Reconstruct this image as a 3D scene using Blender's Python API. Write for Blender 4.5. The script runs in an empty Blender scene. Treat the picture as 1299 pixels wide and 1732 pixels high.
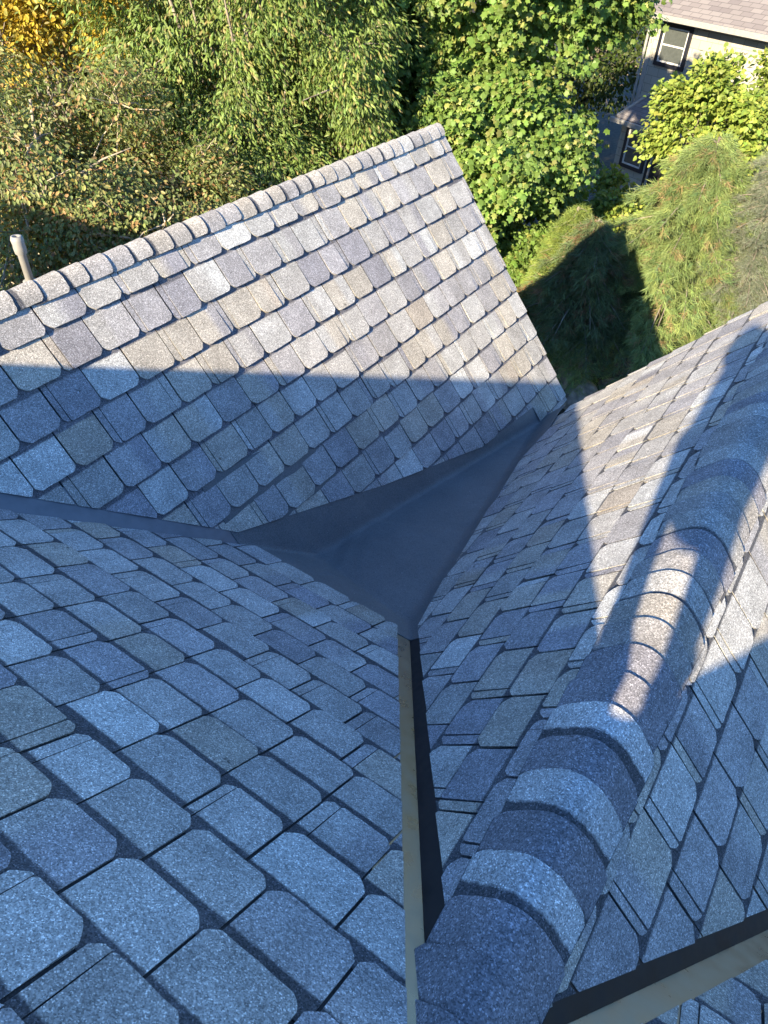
import bpy, bmesh, math, random
import numpy as np
from mathutils import Vector, Matrix

# ------------------------------------------------------------------ camera, sky, sun, exposure
SC = bpy.context.scene
COL = SC.collection
S = 1.5                    # metres per roof unit
CZ = 8.4                   # camera height above the ground
ANG_A, ANG_C, ANG_B = map(math.radians, (52.147, 49.031, 35.586))   # roof pitches

cam = bpy.data.cameras.new("camera")
cam.sensor_fit = 'VERTICAL'; cam.sensor_height = 36.0
cam.lens = 36.0 * 1194.7 / 1732.0
cam.clip_start = 0.02; cam.clip_end = 2000
co = bpy.data.objects.new("camera", cam); COL.objects.link(co)
R_ = Vector((0.8264, 0.5621, 0.0340)); D_ = Vector((0.4004, -0.5430, -0.7381)); F_ = Vector((-0.3967, 0.6236, -0.6739))
F_.normalize(); R_ = (R_ - F_ * R_.dot(F_)).normalized(); U_ = R_.cross(F_).normalized()
m = Matrix((R_, U_, -F_)).transposed().to_4x4(); m.translation = Vector((0, 0, CZ))
co.matrix_world = m
SC.camera = co

SUN_AZ, SUN_EL = math.radians(-1.0), math.radians(21.9)     # light travels towards this azimuth (from +Y to +X), downwards
sdir = Vector((math.sin(SUN_AZ) * math.cos(SUN_EL), math.cos(SUN_AZ) * math.cos(SUN_EL), -math.sin(SUN_EL)))
sun = bpy.data.lights.new("sun", 'SUN'); sun.energy = 5.0; sun.angle = math.radians(0.6); sun.color = (1.0, 0.815, 0.555)
so = bpy.data.objects.new("sun", sun); COL.objects.link(so)
so.rotation_euler = sdir.to_track_quat('-Z', 'Y').to_euler()
w = bpy.data.worlds.new("World"); SC.world = w; w.use_nodes = True
nt = w.node_tree; bg = nt.nodes['Background']
sky = nt.nodes.new('ShaderNodeTexSky'); sky.sky_type = 'NISHITA'; sky.sun_disc = False
sky.sun_elevation = SUN_EL
tos = -sdir
sky.sun_rotation = math.atan2(tos.x, tos.y)
sky.ozone_density = 7.0; sky.air_density = 1.0; sky.dust_density = 0.1
nt.links.new(sky.outputs[0], bg.inputs[0]); bg.inputs[1].default_value = 0.092
SC.view_settings.view_transform = 'Standard'; SC.view_settings.look = 'None'
SC.view_settings.exposure = 2.05; SC.view_settings.gamma = 1.0
SC.render.engine = 'CYCLES'
SC.render.resolution_x = 768; SC.render.resolution_y = 1024
SC.cycles.max_bounces = 6; SC.cycles.transparent_max_bounces = 4

rnd = random.Random(7)
nr = np.random.RandomState(11)

# ------------------------------------------------------------------ helpers
def tag(o, label=None, cat=None, group=None, kind=None):
    if label: o['label'] = label
    if cat: o['category'] = cat
    if group: o['group'] = group
    if kind: o['kind'] = kind
    return o

def empty(name, loc, label, cat, group=None):
    o = bpy.data.objects.new(name, None); COL.objects.link(o); o.location = loc
    o.empty_display_size = 0.3
    return tag(o, label, cat, group)

def link(name, me, mat=None, parent=None):
    o = bpy.data.objects.new(name, me); COL.objects.link(o)
    if mat: me.materials.append(mat)
    if parent is not None:
        o.parent = parent; o.location = -Vector(parent.location)
        # meshes are written in world metres; undo the parent's place
    return o

def from_bm(name, bm, mat, parent=None, smooth=False):
    me = bpy.data.meshes.new(name)
    bmesh.ops.recalc_face_normals(bm, faces=bm.faces) if smooth == 'fix' else None
    bm.to_mesh(me); bm.free()
    if smooth: me.polygons.foreach_set('use_smooth', [True] * len(me.polygons))
    return link(name, me, mat, parent)

def mesh_np(name, V, T, mat, parent=None, colors=None, smooth=False):
    """V (n,3) float, T (m,k) int faces of one size k, colors (n,3) per vertex"""
    V = np.asarray(V, np.float32); T = np.asarray(T, np.int32); k = T.shape[1]
    me = bpy.data.meshes.new(name)
    me.vertices.add(len(V)); me.vertices.foreach_set('co', V.ravel())
    me.loops.add(T.size); me.loops.foreach_set('vertex_index', T.ravel())
    me.polygons.add(len(T)); me.polygons.foreach_set('loop_start', np.arange(0, T.size, k, dtype=np.int32))
    me.polygons.foreach_set('use_smooth', np.full(len(T), smooth))
    me.update(calc_edges=True)
    if colors is not None:
        ca = me.color_attributes.new('tint', 'FLOAT_COLOR', 'POINT')
        c4 = np.ones((len(V), 4), np.float32); c4[:, :3] = colors
        ca.data.foreach_set('color', c4.ravel())
    return link(name, me, mat, parent)

def box_bm(bm, x0, x1, y0, y1, z0, z1, fr=None):
    vs = []
    for z in (z0, z1):
        for x, y in ((x0, y0), (x1, y0), (x1, y1), (x0, y1)):
            p = Vector((x, y, z)); vs.append(bm.verts.new(fr(p) if fr else p))
    for f in ((3, 2, 1, 0), (4, 5, 6, 7), (0, 1, 5, 4), (1, 2, 6, 5), (2, 3, 7, 6), (3, 0, 4, 7)):
        bm.faces.new([vs[i] for i in f])

def box(name, x0, x1, y0, y1, z0, z1, mat, parent=None, fr=None, bevel=0.0):
    bm = bmesh.new(); box_bm(bm, x0, x1, y0, y1, z0, z1, fr)
    if bevel: bmesh.ops.bevel(bm, geom=bm.edges[:], offset=bevel, segments=2, affect='EDGES', profile=0.7)
    return from_bm(name, bm, mat, parent)

def tube_np(pts, rad, sides=6):
    pts = [Vector(p) for p in pts]; V = []; F = []
    ref = Vector((0.3, 0.2, 1)).normalized(); n = len(pts)
    for i, p in enumerate(pts):
        d = (pts[min(i + 1, n - 1)] - pts[max(i - 1, 0)]).normalized()
        a = d.cross(ref)
        if a.length < 1e-3: a = d.cross(Vector((1, 0, 0)))
        a.normalize(); b = d.cross(a)
        for k in range(sides):
            t = 2 * math.pi * k / sides
            V.append(p + (a * math.cos(t) + b * math.sin(t)) * rad[i])
    for i in range(n - 1):
        for k in range(sides):
            k2 = (k + 1) % sides
            F.append((i * sides + k, i * sides + k2, (i + 1) * sides + k2, (i + 1) * sides + k))
    return V, F

class Acc:
    def __init__(s): s.V = []; s.F = []
    def add(s, V, F):
        o = len(s.V); s.V += [tuple(v) for v in V]; s.F += [tuple(i + o for i in f) for f in F]
    def build(s, name, mat, parent=None, smooth=True):
        return mesh_np(name, np.array(s.V), np.array(s.F), mat, parent, smooth=smooth)

# ------------------------------------------------------------------ materials
def newmat(name):
    mt = bpy.data.materials.new(name); mt.use_nodes = True
    n = mt.node_tree; return mt, n, n.nodes['Principled BSDF'], n.links

def N(nt_, typ, **kw):
    x = nt_.nodes.new(typ)
    for k, v in kw.items(): setattr(x, k, v)
    return x

def ramp(nt_, stops, interp='LINEAR'):
    r = nt_.nodes.new('ShaderNodeValToRGB'); r.color_ramp.interpolation = interp
    e = r.color_ramp.elements
    while len(e) < len(stops): e.new(0.5)
    for el, (p, c) in zip(e, stops):
        el.position = p; el.color = (c, c, c, 1) if isinstance(c, (int, float)) else (*c, 1)
    return r

def mul(nt_, a, b, fac=1.0):
    mx = nt_.nodes.new('ShaderNodeMix'); mx.data_type = 'RGBA'; mx.blend_type = 'MULTIPLY'
    mx.inputs[0].default_value = fac
    nt_.links.new(a, mx.inputs[6]); nt_.links.new(b, mx.inputs[7]); return mx.outputs[2]

def granule_mat(name, attr=True, base=(0.2, 0.2, 0.2), scale=330.0, strong=1.0, rough=0.92, stain=True):
    mt, n, p, L = newmat(name)
    tc = N(n, 'ShaderNodeTexCoord')
    vo = N(n, 'ShaderNodeTexVoronoi', feature='F1'); vo.inputs['Scale'].default_value = scale
    L.new(tc.outputs['Object'], vo.inputs['Vector'])
    sp = N(n, 'ShaderNodeSeparateColor'); L.new(vo.outputs['Color'], sp.inputs[0])
    s = strong
    rp = ramp(n, [(0.0, 1 - 0.62 * s), (0.22, 1 - 0.36 * s), (0.5, 1 - 0.08 * s), (0.80, 1 + 0.15 * s), (0.92, 1 + 0.55 * s), (1.0, 1 + 1.5 * s)])
    L.new(sp.outputs[0], rp.inputs[0])
    no = N(n, 'ShaderNodeTexNoise'); no.inputs['Scale'].default_value = 9.0; no.inputs['Detail'].default_value = 5.0
    L.new(tc.outputs['Object'], no.inputs['Vector'])
    r2 = ramp(n, [(0.25, 0.80), (0.75, 1.18)]); L.new(no.outputs['Fac'], r2.inputs[0])
    n3 = N(n, 'ShaderNodeTexNoise'); n3.inputs['Scale'].default_value = 95.0; n3.inputs['Detail'].default_value = 3.0
    L.new(tc.outputs['Object'], n3.inputs['Vector'])
    r3 = ramp(n, [(0.3, 0.82), (0.7, 1.18)]); L.new(n3.outputs['Fac'], r3.inputs[0])
    if attr:
        at = N(n, 'ShaderNodeAttribute', attribute_name='tint'); c = at.outputs['Color']
    else:
        rg = N(n, 'ShaderNodeRGB'); rg.outputs[0].default_value = (*base, 1); c = rg.outputs[0]
    c = mul(n, c, rp.outputs[0]); c = mul(n, c, r2.outputs[0]); c = mul(n, c, r3.outputs[0])
    if stain:
        n4 = N(n, 'ShaderNodeTexNoise'); n4.inputs['Scale'].default_value = 21.0; n4.inputs['Detail'].default_value = 6.0
        L.new(tc.outputs['Object'], n4.inputs['Vector'])
        r4 = ramp(n, [(0.24, 0.35), (0.29, 1.0)]); L.new(n4.outputs['Fac'], r4.inputs[0])
        c = mul(n, c, r4.outputs[0])
    L.new(c, p.inputs['Base Color']); p.inputs['Roughness'].default_value = rough
    p.inputs['Specular IOR Level'].default_value = 0.25
    bp = N(n, 'ShaderNodeBump'); bp.inputs['Strength'].default_value = 0.35; bp.inputs['Distance'].default_value = 0.0016
    L.new(sp.outputs[1], bp.inputs['Height']); L.new(bp.outputs[0], p.inputs['Normal'])
    return mt

M_SH = granule_mat('shingle_granules', scale=330.0, strong=0.85)
M_CAP = granule_mat('cap_granules', scale=290.0, strong=0.85, stain=False)
M_BASE = granule_mat('shingle_underlay', attr=False, base=(0.030, 0.031, 0.034), scale=330, strong=0.5, stain=False)
M_PLAIN = granule_mat('back_slope_granules', attr=False, base=(0.2, 0.2, 0.2))

def membrane_mat():
    mt, n, p, L = newmat('membrane_bitumen')
    tc = N(n, 'ShaderNodeTexCoord')
    no = N(n, 'ShaderNodeTexNoise'); no.inputs['Scale'].default_value = 2.6; no.inputs['Detail'].default_value = 9; no.inputs['Roughness'].default_value = 0.7
    L.new(tc.outputs['Object'], no.inputs['Vector'])
    r = ramp(n, [(0.28, (0.100, 0.108, 0.114)), (0.55, (0.125, 0.132, 0.138)), (0.78, (0.155, 0.160, 0.165))]); L.new(no.outputs['Fac'], r.inputs[0])
    vo = N(n, 'ShaderNodeTexVoronoi'); vo.inputs['Scale'].default_value = 24; L.new(tc.outputs['Object'], vo.inputs['Vector'])
    r2 = ramp(n, [(0.0, 4.2), (0.055, 3.0), (0.075, 1.0)]); L.new(vo.outputs['Distance'], r2.inputs[0])
    n5 = N(n, 'ShaderNodeTexNoise'); n5.inputs['Scale'].default_value = 1.7; L.new(tc.outputs['Object'], n5.inputs['Vector'])
    r5 = ramp(n, [(0.52, 0.0), (0.62, 1.0)]); L.new(n5.outputs['Fac'], r5.inputs[0])
    mx = N(n, 'ShaderNodeMix', data_type='RGBA', blend_type='MULTIPLY'); L.new(r5.outputs[0], mx.inputs[0]); L.new(r.outputs[0], mx.inputs[6]); L.new(r2.outputs[0], mx.inputs[7])
    n6 = N(n, 'ShaderNodeTexNoise'); n6.inputs['Scale'].default_value = 160; n6.inputs['Detail'].default_value = 3; L.new(tc.outputs['Object'], n6.inputs['Vector'])
    r6 = ramp(n, [(0.3, 0.7), (0.7, 1.3)]); L.new(n6.outputs['Fac'], r6.inputs[0])
    L.new(mul(n, mx.outputs[2], r6.outputs[0]), p.inputs['Base Color'])
    p.inputs['Roughness'].default_value = 0.58; p.inputs['Specular IOR Level'].default_value = 0.4
    n7 = N(n, 'ShaderNodeTexNoise'); n7.inputs['Scale'].default_value = 7; n7.inputs['Detail'].default_value = 6; L.new(tc.outputs['Object'], n7.inputs['Vector'])
    bp = N(n, 'ShaderNodeBump'); bp.inputs['Strength'].default_value = 0.6; bp.inputs['Distance'].default_value = 0.010
    L.new(n7.outputs['Fac'], bp.inputs['Height']); L.new(bp.outputs[0], p.inputs['Normal'])
    return mt
M_MEM = membrane_mat()

def metal_mat(name, col, rough=0.32, metallic=0.0, spec=0.5):
    mt, n, p, L = newmat(name)
    tc = N(n, 'ShaderNodeTexCoord')
    no = N(n, 'ShaderNodeTexNoise'); no.inputs['Scale'].default_value = 14; no.inputs['Detail'].default_value = 7
    L.new(tc.outputs['Object'], no.inputs['Vector'])
    r = ramp(n, [(0.3, tuple(c * 0.87 for c in col)), (0.7, tuple(c * 1.13 for c in col))]); L.new(no.outputs['Fac'], r.inputs[0])
    vo = N(n, 'ShaderNodeTexVoronoi'); vo.inputs['Scale'].default_value = 30; L.new(tc.outputs['Object'], vo.inputs['Vector'])
    r2 = ramp(n, [(0.0, 0.15), (0.035, 0.3), (0.05, 1.0)]); L.new(vo.outputs['Distance'], r2.inputs[0])
    L.new(mul(n, r.outputs[0], r2.outputs[0]), p.inputs['Base Color'])
    r3 = ramp(n, [(0.3, rough * 0.8), (0.7, rough * 1.3)]); L.new(no.outputs['Fac'], r3.inputs[0])
    L.new(r3.outputs[0], p.inputs['Roughness'])
    p.inputs['Metallic'].default_value = metallic; p.inputs['Specular IOR Level'].default_value = spec
    return mt
M_VALLEY_REFL_WARM = metal_mat('valley_metal_warm_reflection', (0.18, 0.165, 0.125), 0.30, 0.6, 0.6)  # dark metal; the warm reflection on this half is painted in as tan
M_VALLEY_REFL_DARK = metal_mat('valley_metal_dark_reflection', (0.010, 0.010, 0.012), 0.42, 0.0, 0.35)  # same metal, other half: its dark reflection painted in as near black
M_FLASH = metal_mat('flashing_metal', (0.17, 0.18, 0.20), 0.38, 0.3, 0.5)
M_BOARD = metal_mat('painted_board', (0.28, 0.28, 0.27), 0.6)
M_PIPE = metal_mat('pipe_plastic', (0.20, 0.20, 0.19), 0.5)

def leaf_mat(name, transl=0.35, rough=0.5):
    mt, n, p, L = newmat(name)
    at = N(n, 'ShaderNodeAttribute', attribute_name='tint')
    L.new(at.outputs['Color'], p.inputs['Base Color']); p.inputs['Roughness'].default_value = rough
    p.inputs['Specular IOR Level'].default_value = 0.35
    tr = N(n, 'ShaderNodeBsdfTranslucent')
    br = N(n, 'ShaderNodeMix', data_type='RGBA', blend_type='MULTIPLY'); br.inputs[0].default_value = 1
    L.new(at.outputs['Color'], br.inputs[6]); br.inputs[7].default_value = (1.5, 1.35, 0.5, 1)
    L.new(br.outputs[2], tr.inputs['Color'])
    ms = N(n, 'ShaderNodeMixShader'); ms.inputs[0].default_value = transl
    L.new(p.outputs[0], ms.inputs[1]); L.new(tr.outputs[0], ms.inputs[2])
    L.new(ms.outputs[0], n.nodes['Material Output'].inputs['Surface'])
    return mt
M_LEAF = leaf_mat('leaf', 0.35)
M_NEEDLE = leaf_mat('needle', 0.2, 0.6)

def bark_mat(name, c0, c1):
    mt, n, p, L = newmat(name)
    tc = N(n, 'ShaderNodeTexCoord'); no = N(n, 'ShaderNodeTexNoise'); no.inputs['Scale'].default_value = 6; no.inputs['Detail'].default_value = 8
    L.new(tc.outputs['Object'], no.inputs['Vector'])
    r = ramp(n, [(0.35, c0), (0.65, c1)]); L.new(no.outputs['Fac'], r.inputs[0]); L.new(r.outputs[0], p.inputs['Base Color'])
    p.inputs['Roughness'].default_value = 0.9
    bp = N(n, 'ShaderNodeBump'); bp.inputs['Strength'].default_value = 0.6; bp.inputs['Distance'].default_value = 0.02
    L.new(no.outputs['Fac'], bp.inputs['Height']); L.new(bp.outputs[0], p.inputs['Normal'])
    return mt
M_BARK = bark_mat('grey_bark', (0.10, 0.085, 0.07), (0.26, 0.23, 0.19))
M_PALEBARK = bark_mat('pale_bark', (0.20, 0.17, 0.13), (0.48, 0.42, 0.33))
M_ROCK = bark_mat('rock', (0.12, 0.11, 0.10), (0.36, 0.33, 0.30))
M_SOIL = bark_mat('soil_and_litter', (0.012, 0.013, 0.009), (0.045, 0.038, 0.026))
M_PATIO = bark_mat('patio_slabs', (0.05, 0.05, 0.055), (0.10, 0.10, 0.105))
M_WHITE = metal_mat('white_trim', (0.24, 0.24, 0.23), 0.5)
M_FRAME = metal_mat('window_frame_white', (0.5, 0.5, 0.5), 0.5)
M_BLACKTRIM = metal_mat('dark_trim', (0.012, 0.014, 0.022), 0.4)
M_GLASS = metal_mat('window_glass', (0.06, 0.07, 0.07), 0.12)
M_DARK = metal_mat('dark_void', (0.006, 0.007, 0.010), 0.6)
M_CLOTH = bark_mat('work_clothes', (0.03, 0.035, 0.05), (0.06, 0.065, 0.085))
M_SKIN = bark_mat('skin', (0.45, 0.28, 0.2), (0.5, 0.32, 0.23))

# ------------------------------------------------------------------ roof geometry
def V3(x, y, z): return Vector((x, y, z))
UP = Vector((0, 0, CZ))
# planes n.P = d, camera at origin
nA = V3(math.sin(ANG_A), 0, math.cos(ANG_A)); dA = -3.5373
nC = V3(-math.sin(ANG_C), 0, math.cos(ANG_C)); dC = -1.1061
nE = V3(math.sin(ANG_C), 0, math.cos(ANG_C)); dE = -1.1363
nB = V3(0, math.sin(ANG_B), math.cos(ANG_B)); dB = -S * math.cos(ANG_B)
nM = V3(-0.1520, 0.1609, 0.9752).normalized(); dM = -2.4361
def solve3(a, b, c):
    m3 = Matrix((a[0], b[0], c[0])); return m3.inverted() @ Vector((a[1], b[1], c[1]))
PA, PC, PE, PB, PM = (nA, dA), (nC, dC), (nE, dE), (nB, dB), (nM, dM)
def YP(y): return (V3(0, 1, 0), y)
RIDGE_D = solve3(PC, PE, YP(0)); XD, ZD = RIDGE_D.x, RIDGE_D.z
sA = -3.555 * S; XA = sA * math.cos(ANG_A); ZA = (dA - nA.x * XA) / nA.z
YRA, YRC = 3.80 * S, 3.415 * S          # rake positions
YMR = -0.626 * S; ZMR = -S - math.tan(ANG_B) * YMR   # main ridge
XAC, ZAC = (lambda p: (p.x, p.z))(solve3(PA, PC, YP(0)))

class Frame:
    """u along the courses, v down the slope, n outwards"""
    def __init__(s, o, u, v, n): s.o, s.u, s.v, s.n = Vector(o), Vector(u), Vector(v), Vector(n)
    def P(s, u, v, h=0): return s.o + s.u * u + s.v * v + s.n * h + UP
    def uv(s, P): d = Vector(P) - s.o; return d.dot(s.u), d.dot(s.v)

FA = Frame((XA, 0, ZA), (0, 1, 0), (math.cos(ANG_A), 0, -math.sin(ANG_A)), nA)
FC = Frame((XD, 0, ZD), (0, 1, 0), (-math.cos(ANG_C), 0, -math.sin(ANG_C)), nC)
FE = Frame((XD, 0, ZD), (0, 1, 0), (math.cos(ANG_C), 0, -math.sin(ANG_C)), nE)
FB = Frame((0, 0, -S), (1, 0, 0), (0, math.cos(ANG_B), -math.sin(ANG_B)), nB)
FAB = Frame((XA, 0, ZA), (0, 1, 0), (-math.cos(ANG_A), 0, -math.sin(ANG_A)), V3(-math.sin(ANG_A), 0, math.cos(ANG_A)))

PALETTE = [((0.385, 0.380, 0.358), 5), ((0.405, 0.382, 0.330), 3.0), ((0.318, 0.316, 0.326), 2.4), ((0.352, 0.348, 0.346), 4),
           ((0.440, 0.442, 0.422), 2.2), ((0.490, 0.500, 0.480), 0.8), ((0.385, 0.350, 0.295), 0.8), ((0.275, 0.275, 0.296), 0.7)]
PW = [p[1] for p in PALETTE]
BAND = (0.085, 0.088, 0.097)
def pick(r, f=1.0):
    c = r.choices(PALETTE, PW)[0][0]; k = r.uniform(0.88, 1.12) * f
    return tuple(x * k for x in c)

def shingles(name, fr, e, wt, u0, u1, v0, rows, regions, parent, label=None, seed=1, T=0.010, phase=None, band=(0.014, 0.030), bandc=BAND, ek=0.55, gk=1.0, sk=0.47):
    """rows of laminated tabs; v0 = butt of the first row; regions = list of convex lists of half planes (a,b,c): keep a*u+b*v<=c"""
    r = random.Random(seed)
    out = bmesh.new(); lo = out.loops.layers.float_color.new('tint')
    src = bmesh.new(); ls = src.loops.layers.float_color.new('tint')
    def quad(ps, cols):
        try: f = src.faces.new([src.verts.new(p) for p in ps])
        except ValueError: return
        for l, c in zip(f.loops, cols): l[ls] = (*c, 1)
    def piece(ua, ub, vb, cL, cR, T_, col, col2, colb, bw, vt0):
        # columns
        W = ub - ua; cols = [0.0]
        if cL: cols += [cL * 0.25, cL * 0.6, cL]
        nmid = 3
        a0, a1 = (cL or 0), W - (cR or 0)
        for i in range(1, nmid + 1): cols.append(a0 + (a1 - a0) * i / (nmid + 1))
        if cR: cols += [W - cR, W - cR * 0.6, W - cR * 0.25]
        cols.append(W)
        vb_ = []
        for c in cols:
            off = 0.0
            if cL and c < cL - 1e-6: off = cL * (0.95 if c < 1e-6 else 0.63 if c < cL * .4 else 0.26)
            if cR and c > W - cR + 1e-6: off = cR * (0.95 if c > W - 1e-6 else 0.63 if c > W - cR * .4 else 0.26)
            vb_.append(vb - off + r.uniform(-0.0016, 0.0016))
        vt = vb - e - 0.045; v1 = vb - e; v2 = v1 + bw
        edge = tuple(x * ek for x in col)
        def hgt(v): return 0.0006 if v <= v1 else 0.0006 + (T_ - 0.0006) * (v - v1) / e
        blend = r.random() < 0.30; side = r.random() < 0.5; sp = r.uniform(0.3, 0.7)
        def cc(ufrac):
            if not blend: return col
            t = min(1, max(0, (ufrac - sp) * 6 + 0.5)); t = t if side else 1 - t
            return tuple(a * (1 - t) + b * t for a, b in zip(col, col2))
        vj = [v2 + r.uniform(-0.002, 0.002) for _ in cols]
        for i in range(len(cols) - 1):
            xa, xb = ua + cols[i], ua + cols[i + 1]
            ca, cb = cc(cols[i] / W), cc(cols[i + 1] / W)
            quad([fr.P(xa, vt, 0.0003), fr.P(xa, v1, 0.0006), fr.P(xb, v1, 0.0006), fr.P(xb, vt, 0.0003)], [colb] * 4)
            quad([fr.P(xa, v1, 0.0006), fr.P(xa, vj[i], hgt(vj[i])), fr.P(xb, vj[i + 1], hgt(vj[i + 1])), fr.P(xb, v1, 0.0006)], [colb] * 4)
            vm0, vm1 = vj[i] + 0.008, vj[i + 1] + 0.008
            quad([fr.P(xa, vj[i], hgt(vj[i])), fr.P(xa, vm0, hgt(vm0)), fr.P(xb, vm1, hgt(vm1)), fr.P(xb, vj[i + 1], hgt(vj[i + 1]))], [colb, ca, cb, colb])
            quad([fr.P(xa, vm0, hgt(vm0)), fr.P(xa, vb_[i], hgt(vb_[i])), fr.P(xb, vb_[i + 1], hgt(vb_[i + 1])), fr.P(xb, vm1, hgt(vm1))], [ca, ca, cb, cb])
            quad([fr.P(xa, vb_[i], hgt(vb_[i])), fr.P(xa, vb_[i], 0), fr.P(xb, vb_[i + 1], 0), fr.P(xb, vb_[i + 1], hgt(vb_[i + 1]))], [edge] * 4)
        for ux, v in ((ua, vb_[0]), (ub, vb_[-1])):
            ps = [fr.P(ux, v1, 0.0006), fr.P(ux, v, hgt(v)), fr.P(ux, v, 0), fr.P(ux, v1, 0)]
            if ux == ub: ps = ps[::-1]
            quad(ps, [edge] * 4)
    for k in range(rows):
        vb = v0 + k * e
        ph = (phase[k % len(phase)] if phase else r.random()) * wt
        u = u0 - wt * 1.5 + ph
        while u < u1 + wt:
            wd = wt * r.uniform(0.90, 1.10)
            gap = r.uniform(0.006, 0.0105) * gk
            ch = wt * r.uniform(0.11, 0.165)
            col, col2 = pick(r), pick(r); bw = r.uniform(*band)
            kb = r.uniform(0.9, 1.15); colb = tuple(x * kb for x in bandc)
            vbj = vb + r.uniform(-0.0025, 0.0025) + (0.012 if r.random() < 0.08 else 0)
            Tt = T * r.uniform(0.85, 1.25)
            if r.random() < sk:
                sw = wt * r.uniform(0.13, 0.20); scol = pick(r) if r.random() < 0.45 else tuple(x * 0.97 for x in col)
                if r.random() < 0.78:
                    piece(u, u + sw - 0.0042 * gk, vbj - 0.001, ch * 0.8, 0, Tt * 0.72, scol, scol, colb, bw, 0)
                    piece(u + sw, u + wd - gap, vbj, ch * 0.25, ch, Tt, col, col2, colb, bw, 0)
                else:
                    piece(u, u + wd - gap - sw - 0.0042 * gk, vbj, ch, ch * 0.25, Tt, col, col2, colb, bw, 0)
                    piece(u + wd - gap - sw, u + wd - gap, vbj - 0.001, 0, ch * 0.8, Tt * 0.72, scol, scol, colb, bw, 0)
            else:
                piece(u, u + wd - gap, vbj, ch, ch, Tt, col, col2, colb, bw, 0)
            u += wd
    base_faces = []
    mats = [M_SH, M_BASE]
    me_src = bpy.data.meshes.new('tmp'); src.to_mesh(me_src); src.free()
    for reg in regions:
        for kind in (0, 1):
            bm = bmesh.new()
            if kind == 0: bm.from_mesh(me_src)
            else:
                lyr = bm.loops.layers.float_color.new('tint')
                va, vbx = v0 - e * 1.3, v0 + rows * e
                f = bm.faces.new([bm.verts.new(fr.P(a_, b_, -0.0022)) for a_, b_ in ((u0 - .2, va), (u0 - .2, vbx), (u1 + .2, vbx), (u1 + .2, va))])
                for l in f.loops: l[lyr] = (0.03, 0.03, 0.034, 1)
            for a_, b_, c_ in reg:
                no = (fr.u * a_ + fr.v * b_); ln = no.length; no = no / ln
                base = fr.o + UP + no * (c_ / ln)
                bmesh.ops.bisect_plane(bm, geom=bm.verts[:] + bm.edges[:] + bm.faces[:], plane_co=base, plane_no=no, clear_outer=True)
            for f in bm.faces: f.material_index = kind
            tm = bpy.data.meshes.new('tmp2'); bm.to_mesh(tm); bm.free(); out.from_mesh(tm); bpy.data.meshes.remove(tm)
    bpy.data.meshes.remove(me_src)
    me = bpy.data.meshes.new(name); out.to_mesh(me); out.free()
    me.materials.append(M_SH); me.materials.append(M_BASE)
    o = link(name, me, None, parent)
    if label: o['label'] = label
    return o

def line_uv(fr, P, Q, keep):
    """half plane through the line P-Q (3D points on the plane) that keeps the side of the 3D point `keep`"""
    (a0, b0), (a1, b1), (k0, k1) = fr.uv(P), fr.uv(Q), fr.uv(keep)
    a, b = (b1 - b0), -(a1 - a0); c = a * a0 + b * b0
    if a * k0 + b * k1 > c: a, b, c = -a, -b, -c
    return (a, b, c)

house = empty('shingled_house', (0, 3.0, 0), 'foreground house with steep grey shingled gables and a black membrane between them', 'house')

# lower-left main slope (B) ------------------------------------------------
Vc = solve3(PB, PC, YP(2.097)); 
eB = 0.133 * S; wB = 0.163 * S
v_end = 1.672 * S                    # last butt, lies on the membrane
pV0, pV1 = V3(-1.179, 2.032, -2.954), V3(-0.172, 0.446, -1.819)          # left edge of the open valley
pU0, pU1 = V3(-2.754, 1.037, -2.242), V3(-2.18, 2.04, -2.96)             # valley between the far gable and this slope
pW0, pW1 = V3(0.336, 0.742, -2.031), V3(0.651, 1.241, -2.388)            # lower edge of the right valley
v0B = v_end - 14 * eB
rows = 15
regL = [line_uv(FB, pV0, pV1, V3(-3, 0, -1.5)), line_uv(FB, pU0, pU1, V3(0, 0, -S)), (0, 1, v_end + 0.004)]
regR = [line_uv(FB, pW0, pW1, V3(3, 0, -1.5)), (-1, 0, -0.02)]
shingles('roof_slope', FB, eB, wB, -7.0, 4.0, v_end - 16 * eB, 17 , [regL], house, 'lower left roof slope of wide blue grey tabs running down to the valley', seed=21, phase=[0.44, 0.93, 0.46, 0.95, 0.41, 0.9], T=0.0085, band=(0.014, 0.030))
shingles('roof_slope', FB, eB, wB, -0.5, 5.0, v_end - 16 * eB, 17, [regR], house, 'corner of shingled slope below the lower right valley flashing', seed=23, T=0.009)

# far gable (A) ---------------------------------------------------------------
eA = 0.1425 * S; wA = 0.158 * S
v0A = (3.555 - 3.390) * S
cutA = [V3(-2.213, 2.084, -2.917), V3(-2.02, 3.159, -3.165), V3(-1.833, 4.055, -3.405), V3(-1.765, 5.191, -3.493)]
hi = V3(XA, 3.5, ZA)
vAC = (XAC - XA) / math.cos(ANG_A)
capv = 0.10
UA0, UA1 = V3(-2.784, 1.079, -2.182), V3(-2.213, 2.084, -2.917)
U_NOTCH = 5.15
regA1 = [(1, 0, U_NOTCH), (0, -1, -0.09)] + [line_uv(FA, cutA[i], cutA[i + 1], hi) for i in range(3)] + [line_uv(FA, UA0, UA1, hi)]
regA2 = [(-1, 0, -U_NOTCH), (1, 0, YRA), (0, -1, -0.09), (0, 1, vAC + 0.05)]
shingles('roof_slope', FA, eA, wA, -1.5, YRA + 0.3, v0A, 15, [regA1, regA2], house, 'sunlit upper slope of the far gable facing the camera, its lower half in shade', seed=31, T=0.0145, band=(0.008, 0.020), bandc=(0.135, 0.136, 0.152), ek=0.75)

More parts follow.
